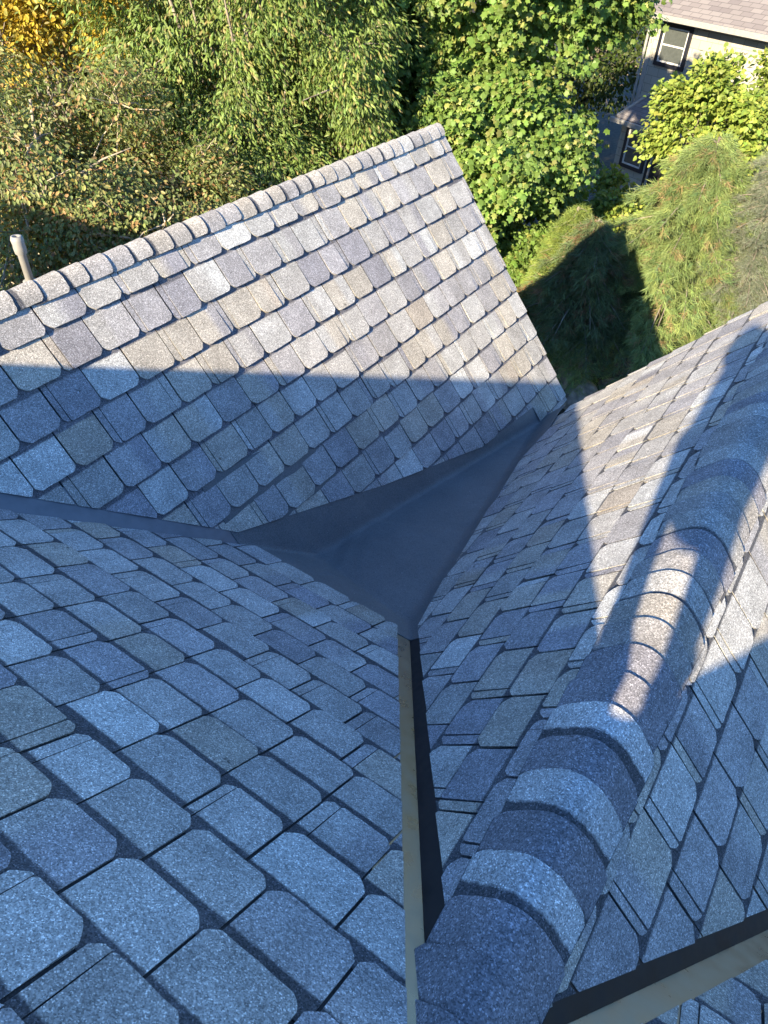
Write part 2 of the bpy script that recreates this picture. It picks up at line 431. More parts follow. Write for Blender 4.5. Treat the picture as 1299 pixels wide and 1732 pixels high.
# back slope of the far gable
shingles('roof_slope', FAB, eA, wA, -1.5, YRA + 0.3, v0A, 12, [[(1, 0, YRA), (-1, 0, 1.5), (0, -1, -0.09)]], house, 'hidden back slope of the far gable behind its ridge', seed=33)

# right gable, near slope (C) -----------------------------------------------------
eC = 0.140 * S; wC = 0.163 * S
v0C = (0.220 - 0.02) * S
cutC = [V3(-1.43, 4.95, -3.33), V3(-1.452, 4.25, -3.36), V3(-1.425, 4.014, -3.32), V3(-1.329, 3.312, -3.217), V3(-1.19, 2.62, -3.06), V3(-1.125, 2.22, -2.98)]
keepC = V3(XD, 3.5, ZD)
def onC(x, y): return V3(x, y, (dC - nC.x * x) / nC.z)
vr = [onC(-1.089, 2.099), onC(-0.72, 1.50), onC(-0.354, 0.908), onC(-0.13, 0.575)]
regC1 = [(1, 0, YRC), (0, -1, -0.13)] + [line_uv(FC, onC(cutC[i].x, cutC[i].y), onC(cutC[i + 1].x, cutC[i + 1].y), keepC) for i in range(5)] + [line_uv(FC, vr[0], vr[3], V3(XD, 3.5, ZD))]
shingles('roof_slope', FC, eC, wC, -0.2, YRC + 0.3, v0C, 13, [regC1], house, 'near slope of the right gable crossed by the shadow of two legs', seed=41, T=0.012, band=(0.016, 0.032), gk=1.35, sk=0.62)

# right gable, far side (E)
def onE(x, y): return V3(x, y, (dE - nE.x * x) / nE.z)
regE = [(1, 0, YRC), (0, -1, -0.13), line_uv(FE, onE(0.128, 0.61), onE(0.638, 1.443), V3(XD, 3.5, ZD))]
shingles('roof_slope', FE, eC, wC, -0.5, YRC + 0.3, (0.127 + 0.02) * S + 0.012, 14, [regE], house, 'far right slope of the right gable beside the ridge', seed=43, T=0.012, gk=1.15, sk=0.5)

# ---- ridge caps
def ridge_cap(name, x, z, aL, aR, wL, wR, h, rr, y0, y1, e, seed, label, T=0.007, follow=False, W5=(3.2, 1.5, 3.0, 1.2, 2.2), seq=None):
    r = random.Random(seed); bm = bmesh.new(); ly = bm.loops.layers.float_color.new('tint')
    dl = V3(-math.cos(aL), 0, -math.sin(aL)); dr = V3(math.cos(aR), 0, -math.sin(aR))
    nl = V3(-math.sin(aL), 0, math.cos(aL)); nn = V3(math.sin(aR), 0, math.cos(aR))
    P0 = V3(x, 0, z)
    def prof(t, off):
        if t < -rr: return P0 + dl * (-t) + nl * (h + off)
        if t > rr: return P0 + dr * t + nn * (h + off)
        q = (t + rr) / (2 * rr)
        a = P0 + dl * rr + nl * (h + off); b_ = P0 + dr * rr + nn * (h + off)
        c = P0 + V3(0, 0, 1) * ((h + off) / math.cos((aL + aR) / 2))
        return a * (1 - q) ** 2 + c * 2 * q * (1 - q) + b_ * q * q
    def quad(ps, cs):
        f = bm.faces.new([bm.verts.new(p + UP) for p in ps]); f.smooth = True
        for l, c in zip(f.loops, cs): l[ly] = (*c, 1)
    def lift(y): return max(0.0, (dB - nB.y * y) / nB.z - z + 0.008) if follow else 0.0
    n = int(round((y1 - y0) / e)); K = 22
    light = True
    for i in range(n):
        ya, yb = y0 + i * e, y0 + (i + 1) * e + r.uniform(-0.006, 0.006)
        if i == n - 1: yb = y1
        wl, wr = wL * r.uniform(0.93, 1.05), wR * r.uniform(0.93, 1.05)
        col = r.choices([(0.310, 0.316, 0.308), (0.265, 0.26, 0.248), (0.185, 0.185, 0.200), (0.285, 0.272, 0.245), (0.235, 0.234, 0.236)], W5)[0]
        kk = r.uniform(0.9, 1.1); col = tuple(c * kk * 1.28 for c in col)
        bw = r.choice([0.0, 0.012, 0.030, 0.034])
        if seq:
            q = seq[min(i, len(seq) - 1)]
            col = {'L': (0.47, 0.475, 0.465), 'D': (0.215, 0.215, 0.235), 'M': (0.275, 0.27, 0.262), 'W': (0.295, 0.282, 0.255), 'l': (0.345, 0.345, 0.33)}[q]
            kk = r.uniform(0.93, 1.07); col = tuple(c * kk for c in col)
            bw = {'L': 0.034, 'D': 0.004, 'M': 0.014, 'W': 0.0, 'l': 0.024}[q] * r.uniform(0.7, 1.2)
        tw = r.uniform(-0.008, 0.008); Tt = T * r.uniform(0.8, 1.3)
        ts = [-wl + (wl + wr) * k / K for k in range(K + 1)]
        edge = tuple(c * 0.3 for c in col)
        def yb_at(t):
            q = (t + wl) / (wl + wr); o = 0.0
            if q < 0.06: o = -0.016 * (1 - q / 0.06)
            if q > 0.94: o = -0.016 * (1 - (1 - q) / 0.06)
            return yb + tw * (q - 0.5) * 2 + o + 0.010 * math.sin(math.pi * q)
        def hh(y): return 0.001 + Tt * max(0, (y - ya)) / e
        wob = [r.uniform(-0.0015, 0.0015) for _ in ts]
        for k in range(K):
            t0, t1 = ts[k], ts[k + 1]
            rows_ = [(ya - 0.04, 0), (ya, 0)]
            y_b0, y_b1 = ya + bw + wob[k] * 2, ya + bw + wob[k + 1] * 2
            def pt(t, y, hgt_): p = prof(t, hgt_); return V3(p.x, y, p.z + lift(y))
            quad([pt(t0, ya - .05, 0), pt(t1, ya - .05, 0), pt(t1, y_b1, hh(y_b1)), pt(t0, y_b0, hh(y_b0))], [BAND] * 4)
            ym0, ym1 = y_b0 + 0.010, y_b1 + 0.010
            quad([pt(t0, y_b0, hh(y_b0)), pt(t1, y_b1, hh(y_b1)), pt(t1, ym1, hh(ym1)), pt(t0, ym0, hh(ym0))], [BAND, BAND, col, col])
            e0, e1 = yb_at(t0) + wob[k], yb_at(t1) + wob[k + 1]
            quad([pt(t0, ym0, hh(ym0)), pt(t1, ym1, hh(ym1)), pt(t1, e1, hh(e1)), pt(t0, e0, hh(e0))], [col] * 4)
            quad([pt(t0, e0, hh(e0)), pt(t1, e1, hh(e1)), pt(t1, e1, 0), pt(t0, e0, 0)], [edge] * 4)
        for t in (ts[0], ts[-1]):
            sgn = -1 if t < 0 else 1
            pa = prof(t, hh(ya)); pb = prof(t, hh(yb)); pc = prof(t, -h - 0.002)
            quad([V3(pa.x, ya - .02, pa.z + lift(ya)), V3(pb.x, yb_at(t), pb.z + lift(yb)), V3(pc.x, yb_at(t), pc.z + lift(yb)), V3(pc.x, ya - .02, pc.z + lift(ya))][::sgn], [edge] * 4)
    return tag(from_bm(name, bm, M_CAP, house), label)
ridge_cap('ridge_cap', XD, ZD, ANG_C, ANG_C, 0.150 * S, 0.128 * S, 0.015, 0.110, -0.15 * S, YRC, 0.0850 * S, 5, 'ridge cap of the right gable, broad overlapping shingles in light and dark bands', follow=True, seq='MDDMDDDLDLDLDDMWlMDlMWDlMMlDWMlMDlMMlDMWlMDl')
ridge_cap('ridge_cap', XA, ZA, ANG_A, ANG_A, 0.082 * S, 0.082 * S, 0.016, 0.090, -0.6, YRA + 0.004, 0.0942 * S, 8, 'sunlit ridge cap of the far gable against the trees', T=0.0065, W5=(0.7, 4, 0.5, 3, 2.5))

# ---- valley metals (thin folded sheets)
def strip(name, pts_l, pts_r, th, mat, label=None, parent=house):
    bm = bmesh.new()
    a = [bm.verts.new(p + UP) for p in pts_l]; b = [bm.verts.new(p + UP) for p in pts_r]
    a2 = [bm.verts.new(p + UP - V3(0, 0, th)) for p in pts_l]; b2 = [bm.verts.new(p + UP - V3(0, 0, th)) for p in pts_r]
    for i in range(len(a) - 1):
        bm.faces.new((a[i], a[i + 1], b[i + 1], b[i])); bm.faces.new((b2[i], b2[i + 1], a2[i + 1], a2[i]))
        bm.faces.new((a2[i], a2[i + 1], a[i + 1], a[i])); bm.faces.new((b[i], b[i + 1], b2[i + 1], b2[i]))
    bmesh.ops.recalc_face_normals(bm, faces=bm.faces)
    o = from_bm(name, bm, mat, parent)
    if label: o['label'] = label
    return o
def on(pl, x, y): n_, d_ = pl; return V3(x, y, (d_ - n_.x * x - n_.y * y) / n_.z)
c0, c1 = solve3(PB, PC, YP(2.25)), solve3(PB, PC, YP(0.31)); c5 = solve3(PB, PC, YP(0.60))
dv = (c1 - c0).normalized()
sideB = nB.cross(dv).normalized();  sideB = sideB if sideB.x < 0 else -sideB
sideC = nC.cross(dv).normalized();  sideC = sideC if sideC.y > 0 else -sideC
h_ = -0.0008
vf = tag(strip('valley_flashing', [c0 + sideB * 0.14 + nB * h_, c1 + sideB * 0.14 + nB * h_], [c0 + nB * h_, c1 + nB * h_], 0.001, M_VALLEY_REFL_WARM), 'open valley metal, its warm reflection painted in as tan grey, between the lower left slope and the right gable')
strip('valley_wing', [c0 + nC * h_, c5 + nC * h_, c1 + nC * h_], [c0 + sideC * 0.16 + nC * h_, c5 + sideC * 0.16 + nC * h_, c1 + sideC * 0.01 + nC * h_], 0.001, M_VALLEY_REFL_DARK, 'half of the open valley metal with its dark reflection painted in as black')
w0, w1 = solve3(PB, PE, YP(2.6)), solve3(PB, PE, YP(0.31)); w5 = solve3(PB, PE, YP(0.60))
dw = (w1 - w0).normalized()
sB = nB.cross(dw).normalized(); sB = sB if sB.x > 0 else -sB
sE = nE.cross(dw).normalized(); sE = sE if sE.y > 0 else -sE
strip('valley_flashing', [w0 + sB * 0.17 + nB * h_, w1 + sB * 0.17 + nB * h_], [w0 + nB * h_, w1 + nB * h_], 0.001, M_VALLEY_REFL_WARM, 'half of the valley metal in the lower right corner, its pale reflection painted in')
strip('valley_wing', [w0 + nE * h_, w5 + nE * h_, w1 + nE * h_], [w0 + sE * 0.17 + nE * h_, w5 + sE * 0.17 + nE * h_, w1 + sE * 0.01 + nE * h_], 0.001, M_VALLEY_REFL_DARK, 'half of the valley metal in the lower right corner, its dark reflection painted in')
q0, q1 = solve3(PB, PA, YP(2.05)), solve3(PB, PA, YP(0.0))
dq = (q1 - q0).normalized(); sQ = nA.cross(dq).normalized(); sQ = sQ if sQ.z > 0 else -sQ
strip('step_flashing', [q0 + nA * h_, q1 + nA * h_], [q0 + sQ * 0.16 + nA * h_, q1 + sQ * 0.16 + nA * h_], 0.001, M_FLASH, 'blue grey metal strip along the foot of the far gable')

# ---- membrane cricket: one smooth skin, turned up both gables
def membrane():
    # sections across the cricket at growing y, from far gable side to right gable side
    bm = bmesh.new(); grid = []
    iBA, iBC = solve3(PM, PA, PB), solve3(PM, PC, PB)
    iEnd = solve3(PM, PA, PC)
    YN = 170
    NX = 90
    for j in range(YN + 1):
        t = j / YN; y = 1.62 + (5.30 - 1.62) * t
        pa, pc = solve3(PM, PA, YP(y)), solve3(PM, PC, YP(y))
        if y > iEnd.y: pa = pc = solve3(PA, PC, YP(y))
        pa = solve3(PA, PC, YP(y)) if y > iEnd.y else pa
        row = []
        upA, upC = 0.75, 0.22
        xa, xc = pa.x - upA * math.cos(ANG_A), pc.x + upC * math.cos(ANG_C)
        for i in range(NX + 1):
            q = i / NX; x = xa + (xc - xa) * q
            zA = (dA - nA.x * x) / nA.z; zC = (dC - nC.x * x) / nC.z
            zB = (dB - nB.y * y) / nB.z
            zM = (dM - nM.x * x - nM.y * y) / nM.z
            def smax(a_, b_, k): hh_ = max(k - abs(a_ - b_), 0) / k; return max(a_, b_) + hh_ * hh_ * k * 0.25
            z = smax(max(zA, zC), zM, 0.035)
            z = max(z, zB)
            row.append(bm.verts.new((x, y, z + CZ - 0.0012 + (0.0015 * math.sin(x * 9 + y * 7) * math.sin(y * 5.3) - 0.0015 if zM > max(zA, zC) + 0.02 else 0))))
        grid.append(row)
    for j in range(YN):
        for i in range(NX): bm.faces.new((grid[j][i], grid[j][i + 1], grid[j + 1][i + 1], grid[j + 1][i]))
    # trim to the visible outline: above the slope B it only reaches a little way up
    bmesh.ops.bisect_plane(bm, geom=bm.verts[:] + bm.edges[:] + bm.faces[:], plane_co=UP + V3(0, 1.96, 0), plane_no=V3(0, -1, 0), clear_outer=True)
    for v in bm.verts:          # folds where the sheet turns up beside the far valley
        d_ = math.hypot(v.co.x + 2.0, (v.co.y - 2.45) * 0.7)
        v.co.z -= 0.005 * math.exp(-(d_ / 0.28) ** 2) * (0.5 + 0.5 * math.sin(v.co.x * 46 + v.co.y * 21))
        t_ = (v.co.y - 3.05) - 0.35 * (v.co.x + 1.6)      # lap between two sheets
        v.co.z -= 0.0045 * (1 if t_ > 0 else 0)
    bmesh.ops.solidify(bm, geom=bm.faces[:], thickness=-0.0035)
    return tag(from_bm('roof_membrane', bm, M_MEM, house, smooth=True), 'dark smooth membrane filling the dead valley between the two gables')
membrane()

# ---- plain upper roof, back slope, rakes and walls of the house
def slab(name, pts, th, mat, nrm, label=None):
    bm = bmesh.new(); a = [bm.verts.new(p + UP) for p in pts]; b = [bm.verts.new(p + UP - nrm * th) for p in pts]
    bm.faces.new(a); bm.faces.new(b[::-1]); n = len(a)
    for i in range(n): bm.faces.new((a[i], b[i], b[(i + 1) % n], a[(i + 1) % n]))
    bmesh.ops.recalc_face_normals(bm, faces=bm.faces)
    o = from_bm(name, bm, mat, house)
    if label: o['label'] = label
    return o
XL, XR = -9.0, 7.0
back = V3(0, -math.sin(ANG_B), math.cos(ANG_B))
slab('roof_slope', [V3(XL, YMR, ZMR), V3(XR, YMR, ZMR), V3(XR, YMR - 4, ZMR - 4 * math.tan(ANG_B)), V3(XL, YMR - 4, ZMR - 4 * math.tan(ANG_B))], 0.05, M_PLAIN, back, 'hidden back slope behind the main ridge')
yt = FB.P(0, v_end - 17 * eB, 0) - UP
slab('roof_slope', [V3(XL, YMR, ZMR), V3(XL, yt.y, yt.z), V3(XR, yt.y, yt.z), V3(XR, YMR, ZMR)], 0.02, M_PLAIN, nB, 'top course of the main slope under the ridge') if yt.y > YMR + 0.02 else None
# decks under the shingles (20 mm boards), so the roof has thickness
DH = 0.012
def deck(fr, u0, u1, v0, v1, label):
    pts = [fr.P(a, b_, -DH) - UP for a, b_ in ((u0, v0), (u0, v1), (u1, v1), (u1, v0))]
    return slab('roof_deck', pts, 0.10, M_BOARD, fr.n, label)
deck(FA, 1.6, YRA - 0.02, 0.03, vAC, 'board edge under the shingles of the far gable')
deck(FAB, 0.5, YRA - 0.02, 0.03, 3.2, 'boards under the hidden back slope')
deck(FC, 2.3, YRC - 0.02, 0.03, (XD - XAC) / math.cos(ANG_C), 'board edge under the shingles of the right gable')
deck(FE, 3.3, YRC - 0.02, 0.03, 3.6, 'boards under the far right slope')
# walls
bm = bmesh.new()
box_bm(bm, XAC - 3.6, XAC - 0.05, 0.5, YRA - 0.45, 0, CZ + ZAC - 0.15)
box_bm(bm, XAC + 0.01, XD + 2.0, 0.5, YRC - 0.45, 0, CZ + ZAC - 0.20)
for (xr, zr, xl_, xr_, y, ang) in ((XA, ZA, XAC - 3.3, XAC - 0.1, YRA - 0.45, ANG_A), (XD, ZD, XAC + 0.1, XD + 1.6, YRC - 0.45, ANG_C)):
    t = math.tan(ang)
    tri = [(xr, zr - 0.18), (xl_, zr - 0.18 - (xr - xl_) * t), (xr_, zr - 0.18 - (xr_ - xr) * t)]
    fa = [bm.verts.new((a, y - 0.001, b_ + CZ)) for a, b_ in tri]; fb = [bm.verts.new((a, y - 0.12, b_ + CZ)) for a, b_ in tri]
    bm.faces.new(fa); bm.faces.new(fb[::-1])
    for i in range(3): bm.faces.new((fa[i], fb[i], fb[(i + 1) % 3], fa[(i + 1) % 3]))
box_bm(bm, -8.6, 6.6, -5.3, 0.49, 0, CZ - 3.9)
tag(from_bm('wall', bm, M_BOARD, house), 'walls under the gables')

# ---- vent pipe behind the far ridge
vp_p = V3(-3.95, 1.92, 0)
bm = bmesh.new()
def lathe(bm, cx, cy, prof, seg=20):
    rings = []
    for r_, z_ in prof:
        rings.append([bm.verts.new((cx + r_ * math.cos(2 * math.pi * k / seg), cy + r_ * math.sin(2 * math.pi * k / seg), z_)) for k in range(seg)])
    for a, b_ in zip(rings, rings[1:]):
        for k in range(seg): bm.faces.new((a[k], a[(k + 1) % seg], b_[(k + 1) % seg], b_[k]))
    bm.faces.new(rings[-1]); bm.faces.new(rings[0][::-1])
VX, VY, VZ = -3.66, 2.02, CZ - 1.50
lathe(bm, VX, VY, [(0.022, VZ - 1.1), (0.022, VZ - 0.10), (0.031, VZ - 0.09), (0.033, VZ - 0.06), (0.031, VZ - 0.045), (0.034, VZ - 0.02), (0.028, VZ), (0.016, VZ), (0.016, VZ - 0.02)])
pipe = tag(from_bm('vent_pipe', bm, M_PIPE, house, smooth=True), 'pale grey vent pipe with a collar beyond the far ridge')
bm = bmesh.new(); lathe(bm, VX, VY, [(0.07, VZ - 0.42), (0.055, VZ - 0.33), (0.034, VZ - 0.26), (0.038, VZ - 0.245), (0.023, VZ - 0.24)])
bt = from_bm('pipe_boot', bm, M_PIPE, house, smooth=True); bt.parent = pipe; bt.location = (0, 0, 0)

# ------------------------------------------------------------------ the ground
def g_tex(name, x0, x1, y0, y1, z, mat, label, n=60, amp=0.12):
    xs = np.linspace(x0, x1, n); ys = np.linspace(y0, y1, n)
    X, Y = np.meshgrid(xs, ys); Z = z + amp * np.sin(X * 0.35) * np.cos(Y * 0.29)
    V = np.stack([X.ravel(), Y.ravel(), Z.ravel()], 1)
    i = np.arange(n * n).reshape(n, n)
    F = np.stack([i[:-1, :-1].ravel(), i[:-1, 1:].ravel(), i[1:, 1:].ravel(), i[1:, :-1].ravel()], 1)
    return tag(mesh_np(name, V, F, mat, smooth=True), label, kind='structure')
g_tex('ground', -400, 400, -400, 400, -0.13, M_SOIL, 'dark soil and leaf litter under the trees', n=160, amp=0.10)
bm = bmesh.new(); box_bm(bm, -13.5, -5.0, 20.5, 27.4, -0.2, 0.06)
tag(from_bm('patio', bm, M_PATIO), 'shaded slab patio beside the neighbouring house', kind='structure')

# ------------------------------------------------------------------ neighbouring house
def siding_mat():
    mt, n, p, L = newmat('shingle_siding')
    tc = N(n, 'ShaderNodeTexCoord'); mp = N(n, 'ShaderNodeMapping')
    L.new(tc.outputs['Object'], mp.inputs[0])
    mp.inputs['Rotation'].default_value = (math.radians(90), 0, 0)
    bk = N(n, 'ShaderNodeTexBrick'); bk.inputs['Scale'].default_value = 1.0
    bk.inputs['Brick Width'].default_value = 0.42; bk.inputs['Row Height'].default_value = 0.235; bk.inputs['Mortar Size'].default_value = 0.006
    bk.inputs['Color1'].default_value = (0.33, 0.32, 0.28, 1); bk.inputs['Color2'].default_value = (0.27, 0.26, 0.23, 1); bk.inputs['Mortar'].default_value = (0.12, 0.12, 0.11, 1)
    L.new(mp.outputs[0], bk.inputs['Vector']); L.new(bk.outputs['Color'], p.inputs['Base Color']); p.inputs['Roughness'].default_value = 0.8
    return mt
M_SIDE = siding_mat()
def roofy_mat():
    mt, n, p, L = newmat('old_roof_shingles')
    tc = N(n, 'ShaderNodeTexCoord'); bk = N(n, 'ShaderNodeTexBrick'); bk.inputs['Scale'].default_value = 1.0
    bk.inputs['Brick Width'].default_value = 0.36; bk.inputs['Row Height'].default_value = 0.15; bk.inputs['Mortar Size'].default_value = 0.008
    bk.inputs['Color1'].default_value = (0.17, 0.16, 0.165, 1); bk.inputs['Color2'].default_value = (0.09, 0.08, 0.09, 1); bk.inputs['Mortar'].default_value = (0.07, 0.065, 0.07, 1)
    bk.inputs['Bias'].default_value = -0.35
    L.new(tc.outputs['Object'], bk.inputs['Vector']); L.new(bk.outputs['Color'], p.inputs['Base Color']); p.inputs['Roughness'].default_value = 0.9
    return mt
M_OLDROOF = roofy_mat()

def neighbour():
    h = empty('neighbour_house', (-8.05, 26.8, 0), 'cream shingle sided house with black framed windows behind the yellow green tree', 'house')
    h.rotation_euler = (0, 0, math.atan2(-0.41, 0.912))
    def part(name, bm, mat, parent=h, label=None):
        me = bpy.data.meshes.new(name); bmesh.ops.recalc_face_normals(bm, faces=bm.faces); bm.to_mesh(me); bm.free(); me.materials.append(mat)
        o = bpy.data.objects.new(name, me); COL.objects.link(o); o.parent = parent
        if label: o['label'] = label
        return o
    # local x along the facade, -y towards the camera
    bm = bmesh.new(); box_bm(bm, 0.27, 11.0, 0.0, 7.0, 0, 5.42); part('wall', bm, M_SIDE)
    bm = bmesh.new(); box_bm(bm, 0.20, 0.36, -0.03, 0.10, 0, 5.36); part('corner_board', bm, M_BOARD)
    # main roof
    bm = bmesh.new(); t = 0.62
    for sgn in (1,):
        ps = [(-0.15, -0.50, 5.47), (11.4, -0.50, 5.47), (11.4, 3.5, 5.47 + 4 * t), (-0.15, 3.5, 5.47 + 4 * t)]
        qs = [(-0.15, 7.5, 5.47), (11.4, 7.5, 5.47)]
        a = [bm.verts.new(p) for p in ps]; bm.faces.new(a)
        q = [bm.verts.new(p) for p in qs]; bm.faces.new((a[3], a[2], q[1], q[0]))
        lo_ = [bm.verts.new((x, y, z - 0.12)) for x, y, z in ps + qs]
        bm.faces.new((lo_[1], lo_[0], lo_[3], lo_[2])); bm.faces.new((lo_[3], lo_[4], lo_[5], lo_[2]))
        bm.faces.new((a[0], lo_[0], lo_[1], a[1])); bm.faces.new((a[0], a[3], lo_[3], lo_[0])); bm.faces.new((a[3], q[0], lo_[4], lo_[3]))
        bm.faces.new((a[1], lo_[1], lo_[2], a[2])); bm.faces.new((a[2], lo_[2], lo_[5], q[1])); bm.faces.new((q[0], q[1], lo_[5], lo_[4]))
    part('roof', bm, M_OLDROOF)
    bm = bmesh.new(); box_bm(bm, -0.15, 11.4, -0.64, -0.505, 5.31, 5.45); box_bm(bm, -0.15, 11.4, -0.50, -0.02, 5.27, 5.31)
    gt = part('gutter', bm, M_WHITE)
    # downspout
    bm = bmesh.new(); V, F = tube_np([(0.18, -0.56, 5.32), (0.22, -0.30, 5.15), (0.14, -0.08, 4.95), (0.14, -0.08, 0.3)], [0.04] * 4, 8)
    vv = [bm.verts.new(v) for v in V]; [bm.faces.new([vv[i] for i in f]) for f in F]
    part('downspout', bm, M_WHITE, gt)
    # the bay
    by = -1.2
    bm = bmesh.new(); box_bm(bm, 0.95, 3.6, by, -0.001, 0, 2.72); part('bay_wall', bm, M_SIDE)
    bm = bmesh.new()
    e0 = [(0.75, by - 0.15, 2.74), (3.9, by - 0.15, 2.74), (3.7, -0.002, 3.34), (0.35 + .5, -0.002, 3.34), (0.62, -0.002, 2.74)]
    vs = [bm.verts.new(p) for p in e0]; bm.faces.new((vs[0], vs[1], vs[2], vs[3])); bm.faces.new((vs[0], vs[3], vs[4]))
    ls_ = [bm.verts.new((x, y, z - 0.08)) for x, y, z in e0]; bm.faces.new((ls_[0], vs[0], vs[4], ls_[4])); bm.faces.new((vs[0], ls_[0], ls_[1], vs[1]))
    br = part('bay_roof', bm, M_OLDROOF)
    bm = bmesh.new(); V, F = tube_np([(0.75, by - 0.15, 2.76), (0.85, -0.02, 3.36)], [0.045] * 2, 6); vv = [bm.verts.new(v) for v in V]; [bm.faces.new([vv[i] for i in f]) for f in F]
    V, F = tube_np([(0.85, -0.03, 3.36), (3.7, -0.03, 3.36)], [0.025] * 2, 6); vv = [bm.verts.new(v) for v in V]; [bm.faces.new([vv[i] for i in f]) for f in F]
    part('hip_flashing', bm, M_WHITE, br)
    bm = bmesh.new(); box_bm(bm, 0.6, 3.95, by - 0.28, by - 0.155, 2.60, 2.72); part('gutter', bm, M_BOARD, br)
    def window(x0, x1, z0, z1, y, parent=h):
        bm = bmesh.new(); f_ = 0.11
        box_bm(bm, x0 - f_, x0, y - 0.06, y + 0.02, z0 - f_, z1 + f_); box_bm(bm, x1, x1 + f_, y - 0.06, y + 0.02, z0 - f_, z1 + f_)
        box_bm(bm, x0, x1, y - 0.06, y + 0.02, z1, z1 + f_); box_bm(bm, x0, x1, y - 0.06, y + 0.02, z0 - f_, z0)
        wd = part('window', bm, M_BLACKTRIM)
        bm = bmesh.new(); k = 0.045
        box_bm(bm, x0, x0 + k, y - 0.045, y + 0.01, z0, z1); box_bm(bm, x1 - k, x1, y - 0.045, y + 0.01, z0, z1)
        box_bm(bm, x0 + k, x1 - k, y - 0.045, y + 0.01, z1 - k, z1); box_bm(bm, x0 + k, x1 - k, y - 0.045, y + 0.01, z0, z0 + k)
        zm = (z0 + z1) / 2; box_bm(bm, x0 + k, x1 - k, y - 0.042, y + 0.01, zm - 0.02, zm + 0.02)
        part('frame', bm, M_FRAME, wd)
        bm = bmesh.new(); box_bm(bm, x0 + k, x1 - k, y - 0.02, y - 0.005, z0 + k, z1 - k); part('pane', bm, M_GLASS, wd)
    window(0.70, 1.66, 4.18, 5.10, -0.002)
    window(7.0, 7.96, 4.18, 5.10, -0.002)
    window(1.33, 2.1, 1.50, 2.52, by - 0.002)
    bm = bmesh.new(); box_bm(bm, 2.30, 3.4, by - 0.02, by + 0.0, 1.0, 2.55); part('dark_opening', bm, M_DARK)
    bm = bmesh.new(); box_bm(bm, 2.44, 2.50, by - 0.06, by - 0.021, 1.0, 2.6); part('post', bm, M_WHITE)
    return h
neighbour()

# a second grey house glimpsed between the left trees
def far_house(loc, rz, label):
    h = empty('far_house', loc, label, 'house'); h.rotation_euler = (0, 0, rz)
    def part(name, bm, mat, parent=h):
        me = bpy.data.meshes.new(name); bmesh.ops.recalc_face_normals(bm, faces=bm.faces); bm.to_mesh(me); bm.free(); me.materials.append(mat)
        o = bpy.data.objects.new(name, me); COL.objects.link(o); o.parent = parent; return o
    bm = bmesh.new(); box_bm(bm, -5, 5, 0, 7, 0, 5.0); part('wall', bm, M_SIDE)
    bm = bmesh.new(); vs = [bm.verts.new(p) for p in ((-5.4, -0.5, 4.95), (5.4, -0.5, 4.95), (5.4, 3.5, 7.4), (-5.4, 3.5, 7.4), (5.4, 7.5, 4.95), (-5.4, 7.5, 4.95))]
    bm.faces.new(vs[:4]); bm.faces.new((vs[3], vs[2], vs[4], vs[5])); bm.faces.new((vs[0], vs[3], vs[5])); bm.faces.new((vs[1], vs[4], vs[2])); bm.faces.new((vs[0], vs[5], vs[4], vs[1]))
    part('roof', bm, M_OLDROOF)
    for x in (-3, 0, 3):
        bm = bmesh.new(); box_bm(bm, x - .55, x + .55, -0.05, 0.0, 2.9, 4.2); wd = part('window', bm, M_WHITE)
        bm = bmesh.new(); box_bm(bm, x - .45, x + .45, -0.07, -0.051, 3.0, 4.1); part('pane', bm, M_GLASS, wd)
far_house((-23.0, 20.5, 0), math.radians(48), 'grey house glimpsed far behind the left trees')

# ------------------------------------------------------------------ foliage
def norm(a): return a / np.maximum(np.linalg.norm(a, axis=-1, keepdims=True), 1e-9)
OVAL = (np.array([(0, 0, 0), (0.35, 0.26, 0.05), (0.75, 0.20, 0.03), (1, 0, -0.06), (0.75, -0.20, 0.03), (0.35, -0.26, 0.05), (0.5, 0, -0.03)], float),
        np.array([(0, 6, 1), (1, 6, 2), (2, 6, 3), (3, 6, 4), (4, 6, 5), (5, 6, 0)]))
LANCE = (np.array([(0, 0, 0), (0.30, 0.15, -0.02), (0.70, 0.13, -0.05), (1, 0, -0.16), (0.70, -0.13, -0.05), (0.30, -0.15, -0.02), (0.5, 0, 0.03)], float), OVAL[1])
MAPLE = (np.array([(0, 0, 0), (0.12, 0.46, -0.10), (0.40, 0.33, 0.0), (0.64, 0.50, -0.10), (0.74, 0.24, 0.0), (1.0, 0.0, -0.20), (0.74, -0.24, 0.0), (0.64, -0.50, -0.10), (0.40, -0.33, 0.0), (0.12, -0.46, -0.10)], float),
         np.array([(0, 2, 1), (2, 4, 3), (4, 6, 5), (6, 8, 7), (8, 0, 9), (0, 8, 2), (2, 8, 6), (2, 6, 4)]))
HEART = (np.array([(0, 0, 0), (-0.08, 0.24, 0.04), (0.2, 0.46, 0.07), (0.62, 0.32, 0.04), (1, 0, -0.06), (0.62, -0.32, 0.04), (0.2, -0.46, 0.07), (-0.08, -0.24, 0.04)], float),
         np.array([(0, 2, 1), (0, 3, 2), (0, 4, 3), (0, 5, 4), (0, 6, 5), (0, 7, 6)]))
NEEDLE = (np.array([(0, 0.018, 0), (0, -0.018, 0), (0.5, 0.022, -0.02), (0.5, -0.022, -0.02), (1, 0, -0.10)], float), np.array([(0, 1, 3), (0, 3, 2), (2, 3, 4)]))

